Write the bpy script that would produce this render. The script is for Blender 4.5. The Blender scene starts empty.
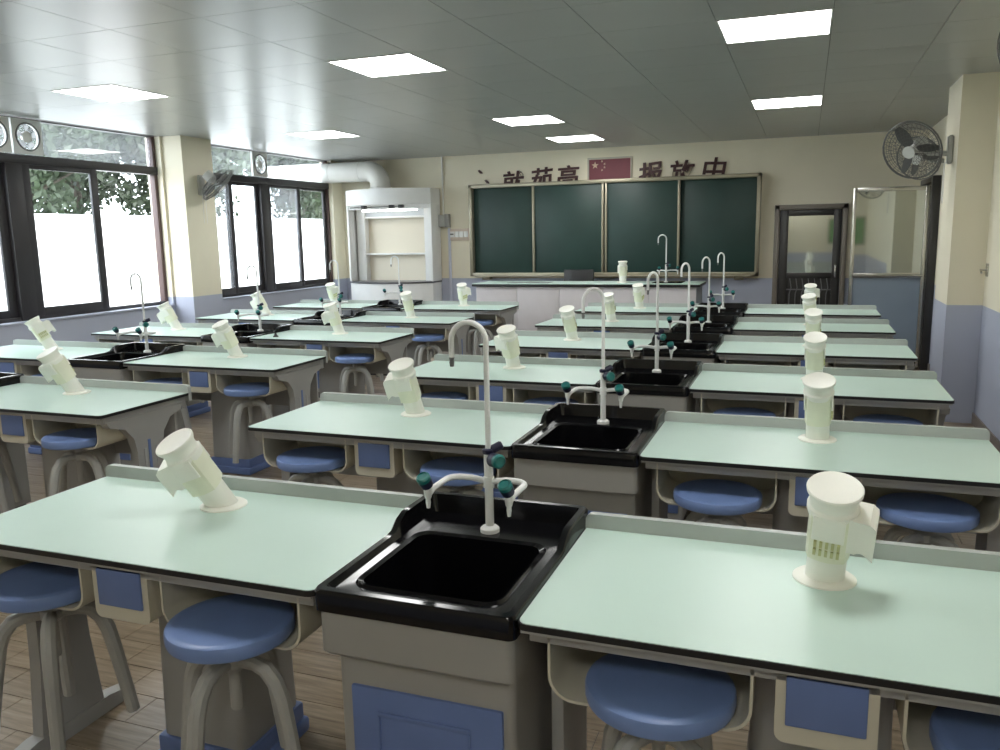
import bpy, bmesh, math, random
from mathutils import Vector, Matrix
random.seed(7)
S = bpy.context.scene
COL = S.collection
PI = math.pi

# ------------------------------------------------------------------ camera, sky, sun, exposure
CAM = Vector((0.7722, -1.4837, 1.5673)); YAW, PITCH, ROLL, FPX = 0.3564, 0.1693, -0.0196, 819.3
_f = Vector((-math.sin(YAW), math.cos(YAW), 0)); _r = Vector((math.cos(YAW), math.sin(YAW), 0)); _u = Vector((0, 0, 1))
FWD = _f*math.cos(PITCH) - _u*math.sin(PITCH); _u2 = _u*math.cos(PITCH) + _f*math.sin(PITCH)
RGT = _r*math.cos(ROLL) + _u2*math.sin(ROLL); UPV = _u2*math.cos(ROLL) - _r*math.sin(ROLL)
cam = bpy.data.cameras.new('camera'); cam.sensor_width = 36; cam.lens = FPX/1000*36
cam.clip_start = 0.05; cam.clip_end = 200
camo = bpy.data.objects.new('camera', cam); COL.objects.link(camo)
M4 = Matrix((RGT, UPV, -FWD)).transposed().to_4x4(); M4.translation = CAM
camo.matrix_world = M4; S.camera = camo

W = bpy.data.worlds.new('sky'); S.world = W; W.use_nodes = True
bg = W.node_tree.nodes['Background']; bg.inputs[0].default_value = (0.86, 0.93, 1.0, 1); bg.inputs[1].default_value = 6.5
sun = bpy.data.lights.new('sun', 'SUN'); sun.energy = 2.5; sun.angle = 0.03; sun.color = (1, .96, .9)
suno = bpy.data.objects.new('sun', sun); COL.objects.link(suno); suno.rotation_euler = (math.radians(12), math.radians(48), 0)
S.view_settings.view_transform = 'Standard'; S.view_settings.look = 'None'
S.view_settings.exposure = 0.50; S.view_settings.gamma = 1.0; S.view_settings.use_curve_mapping = False
PANEL_STRENGTH = 13.0

# ------------------------------------------------------------------ materials
MATS = {}
def mat(name, col, rough=.5, metal=0., spec=.5, var=0., scale=8., bump=0., coat=0., emit=None, stretch=(1, 1, 1)):
    if name in MATS: return MATS[name]
    m = bpy.data.materials.new(name); m.use_nodes = True
    nt = m.node_tree; b = nt.nodes['Principled BSDF']
    c = (*col, 1)
    b.inputs['Base Color'].default_value = c; b.inputs['Roughness'].default_value = rough
    b.inputs['Metallic'].default_value = metal; b.inputs['Specular IOR Level'].default_value = spec
    b.inputs['Coat Weight'].default_value = coat
    if emit:
        b.inputs['Emission Color'].default_value = (*emit[0], 1); b.inputs['Emission Strength'].default_value = emit[1]
    tc = nt.nodes.new('ShaderNodeTexCoord'); mp = nt.nodes.new('ShaderNodeMapping')
    mp.inputs['Scale'].default_value = stretch
    nt.links.new(tc.outputs['Object'], mp.inputs['Vector'])
    n = nt.nodes.new('ShaderNodeTexNoise'); n.inputs['Scale'].default_value = scale; n.inputs['Detail'].default_value = 4
    nt.links.new(mp.outputs[0], n.inputs['Vector'])
    if var > 0:
        r = nt.nodes.new('ShaderNodeValToRGB')
        r.color_ramp.elements[0].position = .3; r.color_ramp.elements[1].position = .7
        r.color_ramp.elements[0].color = (*[max(0, v*(1-var)) for v in col], 1)
        r.color_ramp.elements[1].color = (*[min(1, v*(1+var)) for v in col], 1)
        nt.links.new(n.outputs['Fac'], r.inputs[0]); nt.links.new(r.outputs[0], b.inputs['Base Color'])
    if bump > 0:
        bp = nt.nodes.new('ShaderNodeBump'); bp.inputs['Strength'].default_value = bump; bp.inputs['Distance'].default_value = .01
        nt.links.new(n.outputs['Fac'], bp.inputs['Height']); nt.links.new(bp.outputs[0], b.inputs['Normal'])
    MATS[name] = m
    return m
def glass_mat(name, tint, refl, haze=0.):
    m = bpy.data.materials.new(name); m.use_nodes = True; nt = m.node_tree; nt.nodes.clear()
    o = nt.nodes.new('ShaderNodeOutputMaterial'); t = nt.nodes.new('ShaderNodeBsdfTransparent'); g = nt.nodes.new('ShaderNodeBsdfGlossy')
    t.inputs[0].default_value = (*tint, 1); g.inputs['Roughness'].default_value = .02
    fr = nt.nodes.new('ShaderNodeLayerWeight'); fr.inputs[0].default_value = .5
    pw = nt.nodes.new('ShaderNodeMath'); pw.operation = 'POWER'; pw.inputs[1].default_value = 4.0
    nt.links.new(fr.outputs['Facing'], pw.inputs[0])
    mu = nt.nodes.new('ShaderNodeMath'); mu.operation = 'MULTIPLY_ADD'; mu.inputs[1].default_value = .7; mu.inputs[2].default_value = refl
    mu.use_clamp = True
    nt.links.new(pw.outputs[0], mu.inputs[0])
    mx = nt.nodes.new('ShaderNodeMixShader'); nt.links.new(mu.outputs[0], mx.inputs[0]); nt.links.new(t.outputs[0], mx.inputs[1]); nt.links.new(g.outputs[0], mx.inputs[2])
    last = mx
    if haze:
        d = nt.nodes.new('ShaderNodeBsdfTranslucent'); d.inputs[0].default_value = (.9, .92, .95, 1)
        m2 = nt.nodes.new('ShaderNodeMixShader'); m2.inputs[0].default_value = haze
        nt.links.new(mx.outputs[0], m2.inputs[1]); nt.links.new(d.outputs[0], m2.inputs[2]); last = m2
    nt.links.new(last.outputs[0], o.inputs[0]); MATS[name] = m
    return m

MINT = mat('mint_laminate', (.60, .765, .69), .34, spec=.5, var=.02, scale=3)
BLACKEDGE = mat('black_edge', (.012, .012, .013), .35)
LEDGE = mat('ledge_grey', (.44, .47, .45), .4, var=.03)
GREY = mat('frame_grey', (.36, .36, .35), .45, var=.04, scale=5)
PEDGREY = mat('pedestal_grey', (.38, .38, .37), .45, var=.04, scale=5)
CREAM = mat('tray_cream', (.58, .55, .45), .45, var=.04)
BLUE = mat('plastic_blue', (.14, .205, .43), .38, var=.06, scale=6)
SEATB = mat('seat_blue', (.18, .27, .53), .36, var=.05, scale=10, bump=.02)
STEELG = mat('stool_leg_grey', (.40, .40, .38), .42, var=.04)
DARKGREY = mat('dark_grey', (.10, .10, .10), .5)
CABGREY = mat('cabinet_grey', (.33, .325, .305), .5, var=.04, scale=4)
SINKBLACK = mat('sink_black', (.004, .004, .005), .15, spec=.4)
WHITEP = mat('white_enamel', (.80, .81, .80), .28)
TEAL = mat('teal_knob', (.01, .16, .15), .35)
NAVY = mat('navy_knob', (.012, .012, .04), .4)
EXTR = mat('extractor_cream', (.90, .90, .82), .42, var=.02)
EXTRY = mat('extractor_sleeve', (.84, .85, .68), .45, var=.05)
EXTRD = mat('extractor_slot', (.55, .55, .28), .6)
WCREAM = mat('wall_cream', (.80, .745, .59), .7, var=.03, scale=2, bump=.03)
WBLUE = mat('wall_blue_dado', (.44, .47, .57), .6, var=.03, scale=2)
WINFRAME = mat('window_frame_dark', (.035, .032, .035), .4)
WHITEPAINT = mat('white_paint', (.82, .82, .80), .5, var=.02)
PANELM = mat('ceiling_panel', (.39, .40, .385), .31, metal=.0, spec=.65, var=.03, scale=2)
GAPM = mat('ceiling_gap', (.06, .06, .06), .7)
ALU = mat('beige_aluminium', (.34, .31, .23), .35, metal=.5)
STEEL = mat('stainless', (.55, .54, .50), .25, metal=.9, var=.03)
BOARD = mat('chalk_green', (.016, .045, .038), .45, var=.12, scale=3)
DOORDARK = mat('door_dark', (.035, .033, .032), .35, var=.1)
MIRROR = mat('door_mirror_glass', (.55, .58, .55), .04, metal=.85)
LITE = mat('panel_light', (1, 1, 1), .5, emit=((1, 1, .98), PANEL_STRENGTH))
LAV = mat('counter_front', (.58, .55, .56), .5, var=.02)
REDF = mat('flag_red', (.17, .025, .04), .5, var=.05)
GOLD = mat('flag_yellow', (.62, .45, .32), .5)
CHARM = mat('character_maroon', (.05, .012, .012), .5)
FENCE = mat('fence_white', (.85, .85, .83), .7, var=.04, scale=1.5)
LEAF = mat('leaf_green', (.028, .042, .02), .5, var=.5, scale=.8)
BARK = mat('bark', (.05, .04, .03), .8, var=.3)
GROUND = mat('ground_paving', (.45, .44, .42), .8, var=.1)
GLASS = glass_mat('window_glass', (.96, .98, .98), .02)
GLASSH = glass_mat('hazy_glass', (.93, .95, .96), .03, .04)
BLACKP = mat('black_plastic', (.015, .015, .016), .4)
PIPEW = mat('duct_white', (.78, .77, .72), .45, var=.02)
FANGREY = mat('fan_grey', (.16, .16, .155), .4)
FANBLADE = mat('fan_blade', (.12, .12, .12), .45)
WOOD = None

# ------------------------------------------------------------------ mesh helpers
def box(bm, x0, x1, y0, y1, z0, z1, bev=0., seg=2, taper=0.):
    t = taper
    vs = [bm.verts.new(p) for p in ((x0, y0, z0), (x1, y0, z0), (x1, y1, z0), (x0, y1, z0),
                                    (x0+t, y0+t, z1), (x1-t, y0+t, z1), (x1-t, y1-t, z1), (x0+t, y1-t, z1))]
    fs = [bm.faces.new([vs[i] for i in q]) for q in ((3, 2, 1, 0), (4, 5, 6, 7), (0, 1, 5, 4), (1, 2, 6, 5), (2, 3, 7, 6), (3, 0, 4, 7))]
    if bev > 0:
        es = list({e for f in fs for e in f.edges})
        bmesh.ops.bevel(bm, geom=es, offset=bev, segments=seg, affect='EDGES', profile=.5)
def prism(bm, pts, axis, a, b):
    def P(p, t):
        return {'x': (t, p[0], p[1]), 'y': (p[0], t, p[1]), 'z': (p[0], p[1], t)}[axis]
    A = [bm.verts.new(P(p, a)) for p in pts]; B = [bm.verts.new(P(p, b)) for p in pts]
    n = len(pts)
    f1 = bm.faces.new(A); f2 = bm.faces.new(B[::-1])
    for i in range(n): bm.faces.new((A[i], B[i], B[(i+1) % n], A[(i+1) % n]))
    bmesh.ops.recalc_face_normals(bm, faces=bm.faces[:])
def rrect(x0, x1, y0, y1, rad, seg=5):
    if not isinstance(rad, (list, tuple)): rad = [rad]*4
    out = []
    for (cx, cy, a0), r in zip(((x0, y0, PI), (x1, y0, 1.5*PI), (x1, y1, 0), (x0, y1, .5*PI)), rad):
        if r <= 0: out.append((cx, cy)); continue
        ox = cx + (r if cx == x0 else -r); oy = cy + (r if cy == y0 else -r)
        for i in range(seg+1):
            a = a0 + i/seg*PI/2
            out.append((ox + r*math.cos(a), oy + r*math.sin(a)))
    return out
def tube(bm, pts, r, n=8, cap=True):
    pts = [Vector(p) for p in pts]; k = len(pts)
    rs = r if isinstance(r, (list, tuple)) else [r]*k
    prev = None; rings = []
    for i, p in enumerate(pts):
        t = (pts[min(i+1, k-1)] - pts[max(i-1, 0)]).normalized()
        if prev is None:
            a = Vector((0, 0, 1)) if abs(t.z) < .9 else Vector((1, 0, 0))
            u = t.cross(a).normalized()
        else:
            u = (prev - t*prev.dot(t)).normalized()
        prev = u; v = t.cross(u)
        rings.append([bm.verts.new(p + (u*math.cos(2*PI*j/n) + v*math.sin(2*PI*j/n))*rs[i]) for j in range(n)])
    for a, b in zip(rings, rings[1:]):
        for j in range(n): bm.faces.new((a[j], a[(j+1) % n], b[(j+1) % n], b[j]))
    if cap:
        bm.faces.new(rings[0][::-1]); bm.faces.new(rings[-1])
def lathe(bm, prof, n=24, c=(0, 0, 0), M=None):
    rings = []
    for r, z in prof:
        if r < 1e-6: rings.append([bm.verts.new((c[0], c[1], c[2]+z))])
        else: rings.append([bm.verts.new((c[0]+r*math.cos(2*PI*j/n), c[1]+r*math.sin(2*PI*j/n), c[2]+z)) for j in range(n)])
    for a, b in zip(rings, rings[1:]):
        for j in range(n):
            q = []
            for v in (a[j % len(a)], a[(j+1) % len(a)], b[(j+1) % len(b)], b[j % len(b)]):
                if v not in q: q.append(v)
            if len(q) > 2: bm.faces.new(q)
    if len(rings[0]) > 1: bm.faces.new(rings[0][::-1])
    if len(rings[-1]) > 1: bm.faces.new(rings[-1])
    if M is not None:
        vs = [v for rg in rings for v in rg]
        bmesh.ops.transform(bm, matrix=M, verts=vs)
def arc(c, r, a0, a1, n, plane='xz'):
    out = []
    for i in range(n+1):
        a = a0 + (a1-a0)*i/n
        p = Vector(c)
        if plane == 'xz': p += Vector((r*math.cos(a), 0, r*math.sin(a)))
        elif plane == 'yz': p += Vector((0, r*math.cos(a), r*math.sin(a)))
        else: p += Vector((r*math.cos(a), r*math.sin(a), 0))
        out.append(p)
    return out
def BM(fn=None):
    bm = bmesh.new()
    if fn: fn(bm)
    return bm
def obj(name, bm, m, parent=None, loc=None, rot=None, smooth=35):
    me = bpy.data.meshes.new(name)
    bmesh.ops.recalc_face_normals(bm, faces=bm.faces[:])
    bm.to_mesh(me); bm.free()
    if smooth:
        for p in me.polygons: p.use_smooth = True
        me.set_sharp_from_angle(angle=math.radians(smooth))
    me.materials.append(m)
    o = bpy.data.objects.new(name, me); COL.objects.link(o)
    if parent: o.parent = parent
    if loc: o.location = loc
    if rot: o.rotation_euler = rot
    return o
def bxo(name, dims, m, parent=None, bev=0., **k):
    return obj(name, BM(lambda b: box(b, *dims, bev)), m, parent, **k)
def thing(name, label, cat, loc=(0, 0, 0), rotz=0, group=None):
    o = bpy.data.objects.new(name, None); COL.objects.link(o); o.empty_display_size = .1
    o.location = loc; o.rotation_euler = (0, 0, rotz); o['label'] = label; o['category'] = cat
    if group: o['group'] = group
    return o
def tag(o, label, cat, group=None):
    o['label'] = label; o['category'] = cat
    if group: o['group'] = group
    return o
def struct(o, label=None):
    o['kind'] = 'structure'
    if label: o['label'] = label
    return o
def dup(root, loc, rotz, label, group=None):
    r = root.copy(); COL.objects.link(r); r.location = loc; r.rotation_euler = (0, 0, rotz); r['label'] = label
    if group: r['group'] = group
    for ch in list(root.children):
        c = ch.copy(); COL.objects.link(c); c.parent = r
        for g in ch.children:
            d = g.copy(); COL.objects.link(d); d.parent = c
    return r

# ------------------------------------------------------------------ room
XL, XR, YB, YF, H = -5.9, 2.09, 9.7, -2.62, 2.7
DADO = 0.95
def wallpiece(name, parent, dims, axis):
    """a wall stretch: cream above the dado line, blue below"""
    x0, x1, y0, y1, z0, z1 = dims
    if z1 > DADO: bxo('upper_wall', (x0, x1, y0, y1, max(z0, DADO), z1), WCREAM, parent, smooth=0)
    if z0 < DADO: bxo('dado', (x0, x1, y0, y1, z0, min(z1, DADO)), WBLUE, parent, smooth=0)
def structure(name, label=None):
    o = bpy.data.objects.new(name, None); COL.objects.link(o); return struct(o, label)

# floor: grout bed and wood-look tile planks
floor = struct(bxo('floor', (XL-.2, 3.5, YF-.2, YB+.2, -.1, -.004), mat('grout', (.10, .09, .08), .8), smooth=0), 'brown wood-look plank tile floor')
def wood_mat():
    m = bpy.data.materials.new('wood_tile'); m.use_nodes = True; nt = m.node_tree; b = nt.nodes['Principled BSDF']
    b.inputs['Roughness'].default_value = .32
    tc = nt.nodes.new('ShaderNodeTexCoord'); geo = nt.nodes.new('ShaderNodeNewGeometry'); mp = nt.nodes.new('ShaderNodeMapping')
    mp.inputs['Scale'].default_value = (1.2, 14, 1)
    n = nt.nodes.new('ShaderNodeTexNoise'); n.inputs['Scale'].default_value = 3.2; n.inputs['Detail'].default_value = 6; n.inputs['Roughness'].default_value = .65
    nt.links.new(geo.outputs['Position'], mp.inputs[0]); nt.links.new(mp.outputs[0], n.inputs['Vector'])
    r = nt.nodes.new('ShaderNodeValToRGB'); r.color_ramp.elements[0].position = .28; r.color_ramp.elements[1].position = .75
    r.color_ramp.elements[0].color = (.15, .11, .07, 1); r.color_ramp.elements[1].color = (.42, .335, .24, 1)
    nt.links.new(n.outputs['Fac'], r.inputs[0])
    rn = nt.nodes.new('ShaderNodeMapRange'); rn.inputs[3].default_value = .75; rn.inputs[4].default_value = 1.2
    nt.links.new(geo.outputs['Random Per Island'], rn.inputs[0])
    mx = nt.nodes.new('ShaderNodeMix'); mx.data_type = 'RGBA'; mx.blend_type = 'MULTIPLY'; mx.inputs[0].default_value = 1
    nt.links.new(r.outputs[0], mx.inputs[6]); nt.links.new(rn.outputs[0], mx.inputs[7]); nt.links.new(mx.outputs[2], b.inputs['Base Color'])
    return m
WOOD = wood_mat()
PLX, PLY = .6, .15
planks = []
j0 = int((YF - .406)/PLY) - 1
for j in range(j0, int((YB-.406)/PLY)+2):
    y0 = .406 + j*PLY
    if y0 < YF-.15 or y0 > YB: continue
    off = -1.285 + .15*((-j) % 4)
    i0 = int(math.floor((XL-off)/PLX))
    for i in range(i0, i0+int((XR-XL)/PLX)+3):
        x0 = off + i*PLX
        a, b_ = max(x0, XL), min(x0+PLX, XR)
        c, d = max(y0, YF), min(y0+PLY, YB)
        if b_-a < .02 or d-c < .02: continue
        planks.append((a, b_, c, d, x0, y0))
def screen(p):
    d = Vector(p) - CAM; w = d.dot(FWD)
    if w < .1: return None
    return 500 + FPX*d.dot(RGT)/w, 375 - FPX*d.dot(UPV)/w, w
def plank_rank(q):
    s = screen(((q[0]+q[1])/2, (q[2]+q[3])/2, 0))
    full = q[1]-q[0] > PLX-1e-6 and q[3]-q[2] > PLY-1e-6
    if s is None or not full or not (-60 < s[0] < 1060 and s[1] < 800): return 1e9
    return s[2]
planks.sort(key=plank_rank)
pm = BM(lambda b: box(b, .0015, PLX-.0015, .0015, PLY-.0015, -.012, 0))
proto = obj('plank', pm, WOOD, floor, smooth=0)
nparts = 0; rest = bmesh.new()
for q in planks:
    if plank_rank(q) < 1e8 and nparts < 300:
        o = proto if nparts == 0 else proto.copy()
        if nparts: COL.objects.link(o)
        o.location = (q[4], q[5], 0); nparts += 1
    else:
        box(rest, q[0]+.0015, q[1]-.0015, q[2]+.0015, q[3]-.0015, -.012, 0)
o = obj('planks', rest, WOOD, floor, smooth=0); o['kind'] = 'stuff'

# ceiling: backing and clip-in aluminium panels
ceiling = struct(bxo('ceiling', (XL-.2, XR+.2, YF-.2, YB+.2, H+.02, H+.12), GAPM, smooth=0), 'grey glossy metal panel ceiling')
LIGHTS = [(.26, 3.38), (.26, 6.38), (-2.2, 3.38), (-2.2, 6.38), (-2.2, 8.18), (-4.6, 3.38), (-4.6, 6.38),
          (.26, .38), (-2.2, .38), (-4.6, .38), (.26, -2.62), (-4.6, -2.62)]  # this line: unseen panels overhead and behind, added to brighten the foreground
cp = None; shared = {}
xb = [-1.6+.6*k for k in range(-8, 3)] + [.26, .86, 1.46, 2.09]; ys = [2.18+.6*k for k in range(-9, 14)]
for x, xe in zip(xb, xb[1:]):
    for y in ys:
        a, b_, c, d = max(x, XL), min(xe, XR), max(y, YF), min(y+.6, YB)
        if b_-a < .02 or d-c < .02: continue
        if any(abs(x-lx) < .1 and abs(y-ly) < .1 for lx, ly in LIGHTS): continue
        key = (round(b_-a, 3), round(d-c, 3))
        if key not in shared:
            o = obj('ceiling_panel', BM(lambda b: box(b, .002, key[0]-.002, .002, key[1]-.002, H, H+.02, .0)), PANELM, ceiling, smooth=0)
            shared[key] = o
        else:
            o = shared[key].copy(); COL.objects.link(o)
        o.location = (a, c, 0)
lp = None
desc = {(.26, 3.38): 'nearest the camera on the right, largest in view', (.26, 6.38): 'farther one on the right, before the door wall',
        (-2.2, 3.38): 'nearest of the middle line', (-2.2, 6.38): 'middle line, second of three', (-2.2, 8.18): 'middle line, closest to the blackboard',
        (-4.6, 3.38): 'by the windows, nearer one', (-4.6, 6.38): 'by the windows, farther one near the duct'}
for k, (x, y) in enumerate(LIGHTS):
    lab = 'square white ceiling light panel, ' + desc.get((x, y), f"{'added unseen overhead' if y > 0 else 'added unseen behind the camera'}, {'right' if x > 0 else 'middle' if x > -3 else 'window-side'} line")
    if lp is None:
        lp = thing('ceiling_light', lab, 'light', (x+.3, y+.3, H), 0, 'flush ceiling light panels')
        def fr(b):
            for (a0, a1, b0, b1) in ((-.298, .298, -.298, -.288), (-.298, .298, .288, .298), (-.298, -.288, -.288, .288), (.288, .298, -.288, .288)):
                box(b, a0, a1, b0, b1, -.004, .02)
        obj('frame', BM(fr), WHITEPAINT, lp, smooth=0)
        bxo('diffuser', (-.288, .288, -.288, .288, -.001, .018), LITE, lp, smooth=0)
    else: dup(lp, (x+.3, y+.3, H), 0, lab)

# walls
wb = structure('wall_back', 'cream wall with blue dado behind the blackboard')
wallpiece('w', wb, (XL-.2, XR+.2, YB, YB+.2, 0, H), 'y')
wf = structure('wall_front', 'cream wall behind the camera'); wallpiece('w', wf, (XL-.2, XR+.2, YF-.2, YF, 0, H), 'y')
wr = structure('wall_right', 'cream and blue wall with pillars on the right')
DY0, DY1, DZ = 8.55, 9.45, 2.06
wallpiece('w', wr, (XR, XR+.2, YF, DY0, 0, H), 'x'); wallpiece('w', wr, (XR, XR+.2, DY1, YB, 0, H), 'x'); wallpiece('w', wr, (XR, XR+.2, DY0, DY1, DZ, H), 'x')
wallpiece('w', wr, (1.84, XR, 5.85, 6.5, 0, H), 'x')                     # pillar
bxo('skirting', (XR-.012, XR, YF, DY0-.06, 0, .09), mat('skirting_brown', (.20, .17, .15), .5), wr, smooth=0)
wc = structure('wall_corridor', 'corridor wall beyond the open door')
for d in ((3.4, 3.5, 7.6, YB+.2, 0, H), (XR+.2, 3.5, 7.5, 7.6, 0, H), (XR+.2, 3.5, YB+.1, YB+.2, 0, H)): wallpiece('w', wc, d, 'x')
bxo('corridor_ceiling', (XR+.2, 3.5, 7.5, YB+.2, H, H+.1), WHITEPAINT, wc, smooth=0)
wl = structure('wall_left', 'window wall with low blue sill wall on the left')
SILL = .85
WINS = [(1.85, 5.92), (6.55, 9.42)]
edges = [YF] + [v for w in WINS for v in w] + [YB]
for a, b_ in zip(edges[::2], edges[1::2]): wallpiece('w', wl, (XL-.2, XL, a, b_, 0, H), 'x')
for a, b_ in WINS:
    bxo('sill_wall', (XL-.2, XL, a, b_, 0, SILL), WBLUE, wl, smooth=0)
    bxo('sill_slab', (XL-.2, XL+.02, a, b_, SILL, SILL+.02), WBLUE, wl, .004)
wallpiece('w', wl, (XL, -5.64, 5.95, 6.44, 0, H), 'x')
wallpiece('w', wl, (XL, -5.64, 1.25, 1.75, 0, H), 'x')

# ------------------------------------------------------------------ windows in the left wall
def window(name, y0, y1, mull, sashes, label):
    """mull: thick mullions (y, half width); sashes: (ya, yb, depth offset, hazy) sliding sashes below the transom bar"""
    w = structure(name, label); zt0, zt1 = 2.29, 2.375; xo, xi = XL-.14, XL-.07
    z0 = SILL+.02
    bxo('head_frame', (xo, xi, y0, y1, H-.012, H), WINFRAME, w, .003)
    bxo('transom_bar', (xo, xi+.01, y0, y1, zt0, zt1), WINFRAME, w, .004)
    bxo('bottom_frame', (xo, xi, y0, y1, z0, z0+.035), WINFRAME, w, .003)
    for a in (y0, y1-.045): bxo('jamb', (xo, xi, a, a+.045, z0, H), mat('jamb_brown', (.10, .06, .055), .45), w, .003)
    for ym, hw in mull: bxo('mullion', (xo, xi+.015, ym-hw, ym+hw, z0, zt0), WINFRAME, w, .004)
    for (ya, yb, dx, hz) in sashes:
        xa = xo+.008+dx; st = .085 if yb-ya > .8 else .065
        s = bxo('sash', (xa, xa+.03, ya, ya+st, z0+.03, zt0), WINFRAME, w, .003)
        bxo('stile', (xa, xa+.03, yb-st, yb, z0+.03, zt0), WINFRAME, s, .003)
        bxo('rail', (xa, xa+.03, ya+st, yb-st, z0+.03, z0+.105), WINFRAME, s, .003)
        bxo('rail', (xa, xa+.03, ya+st, yb-st, zt0-.04, zt0), WINFRAME, s, .003)
        bxo('pane', (xa+.012, xa+.017, ya+st, yb-st, z0+.105, zt0-.04), GLASSH if hz else GLASS, s, smooth=0)
    ts = [y0+.045] + [m[0] for m in mull if len(m) > 1] + [y1-.045]
    bxo('transom_pane', (xo+.03, xo+.035, y0+.045, y1-.045, zt1, H-.012), GLASSH, w, smooth=0)
    return w
window('window_1', 1.85, 5.92, [(4.13, .085)], [(4.215, 5.08, .034, 0), (3.1, 4.045, .0, 0), (1.9, 3.15, .034, 0)], 'dark-framed sliding window nearest the camera')
window('window_2', 6.55, 9.42, [(7.82, .075)], [(6.6, 7.18, .034, 1), (7.1, 7.75, .0, 0), (7.9, 8.66, .034, 1), (8.62, 9.375, .0, 0)], 'dark-framed sliding window beside the fume hood')

# ------------------------------------------------------------------ outside: ground, white wall, trees
gr = struct(bxo('ground', (-40, XL-.2, -25, 45, -.4, -.3), GROUND, smooth=0), 'paved yard outside the windows')
yard = thing('boundary_wall', 'bright white boundary wall with ribbed panels seen outside the windows', 'wall', (-9.2, 0, -.3))
bxo('wall_body', (-.12, 0, -14, 30, 0, 2.2), FENCE, yard, smooth=0)
bxo('coping', (-.17, .05, -14, 30, 2.2, 2.28), FENCE, yard, .01)
rp = None
for k in range(96):
    y = 3.2 + k*.16
    if rp is None: rp = bxo('rib', (0, .02, -.012, .012, .05, 2.15), FENCE, yard, smooth=0); rp.location = (0, y, 0)
    else:
        o = rp.copy(); COL.objects.link(o); o.location = (0, y, 0)
def tree(x, y, r, hgt, label, seed):
    rnd = random.Random(seed)
    t = thing('leafy_tree', label, 'tree', (x, y, -.3), 0, 'trees beyond the boundary wall')
    b = bmesh.new(); tube(b, [(0, 0, 0), (.05, .1, hgt*.35), (-.05, .15, hgt*.7), (0, .1, hgt)], [.16, .12, .08, .04], 8)
    for k in range(5):
        a = rnd.random()*6.28; z = hgt*(.35+.1*k)
        tube(b, [(0, .1, z), (math.cos(a)*r*.5, math.sin(a)*r*.5, z+.5), (math.cos(a)*r*.85, math.sin(a)*r*.85, z+.8)], [.06, .04, .015], 6)
    obj('trunk', b, BARK, t)
    b = bmesh.new()
    clumps = []
    for _ in range(75):
        d = Vector((rnd.gauss(0, 1), rnd.gauss(0, 1), rnd.gauss(0, 1))).normalized()*(rnd.random()**.4)
        clumps.append((Vector((d.x*r, d.y*r, hgt*.72 + d.z*hgt*.42)), .35+.4*rnd.random()))
    for c, cr in clumps:
        for _ in range(210):
            d = Vector((rnd.gauss(0, 1), rnd.gauss(0, 1), rnd.gauss(0, 1))).normalized()*cr*(.5+.5*rnd.random())
            p = c+d; u = Vector((rnd.gauss(0, 1), rnd.gauss(0, 1), rnd.gauss(0, 1))).normalized(); v = u.orthogonal().normalized()
            L = .06+.05*rnd.random()
            vs = [b.verts.new(q) for q in (p-u*L, p+v*L*.45, p+u*L, p-v*L*.45)]
            b.faces.new(vs)
    o = obj('foliage', b, LEAF, t, smooth=0); o['kind'] = 'stuff'
tree(-11.6, 8.3, 1.5, 6.4, 'nearest leafy tree over the white wall, at the left of the nearer window', 1)
tree(-11.7, 12.5, 1.5, 6.6, 'leafy tree over the white wall, at the right of the nearer window', 2)
tree(-11.6, 16.7, 1.5, 6.6, 'leafy tree over the white wall, behind the left panes of the farther window', 3)
tree(-11.8, 21.0, 1.6, 6.8, 'leafy tree over the white wall, behind the right panes of the farther window', 4)
tree(-16.6, 14.6, 1.7, 7.2, 'back tree filling the gap in the nearer window', 5)
tree(-16.6, 19.6, 1.7, 7.4, 'back tree partly hidden behind the cream window pillar', 6)
tree(-16.6, 24.8, 1.7, 7.4, 'back tree filling the gap in the farther window', 7)

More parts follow.
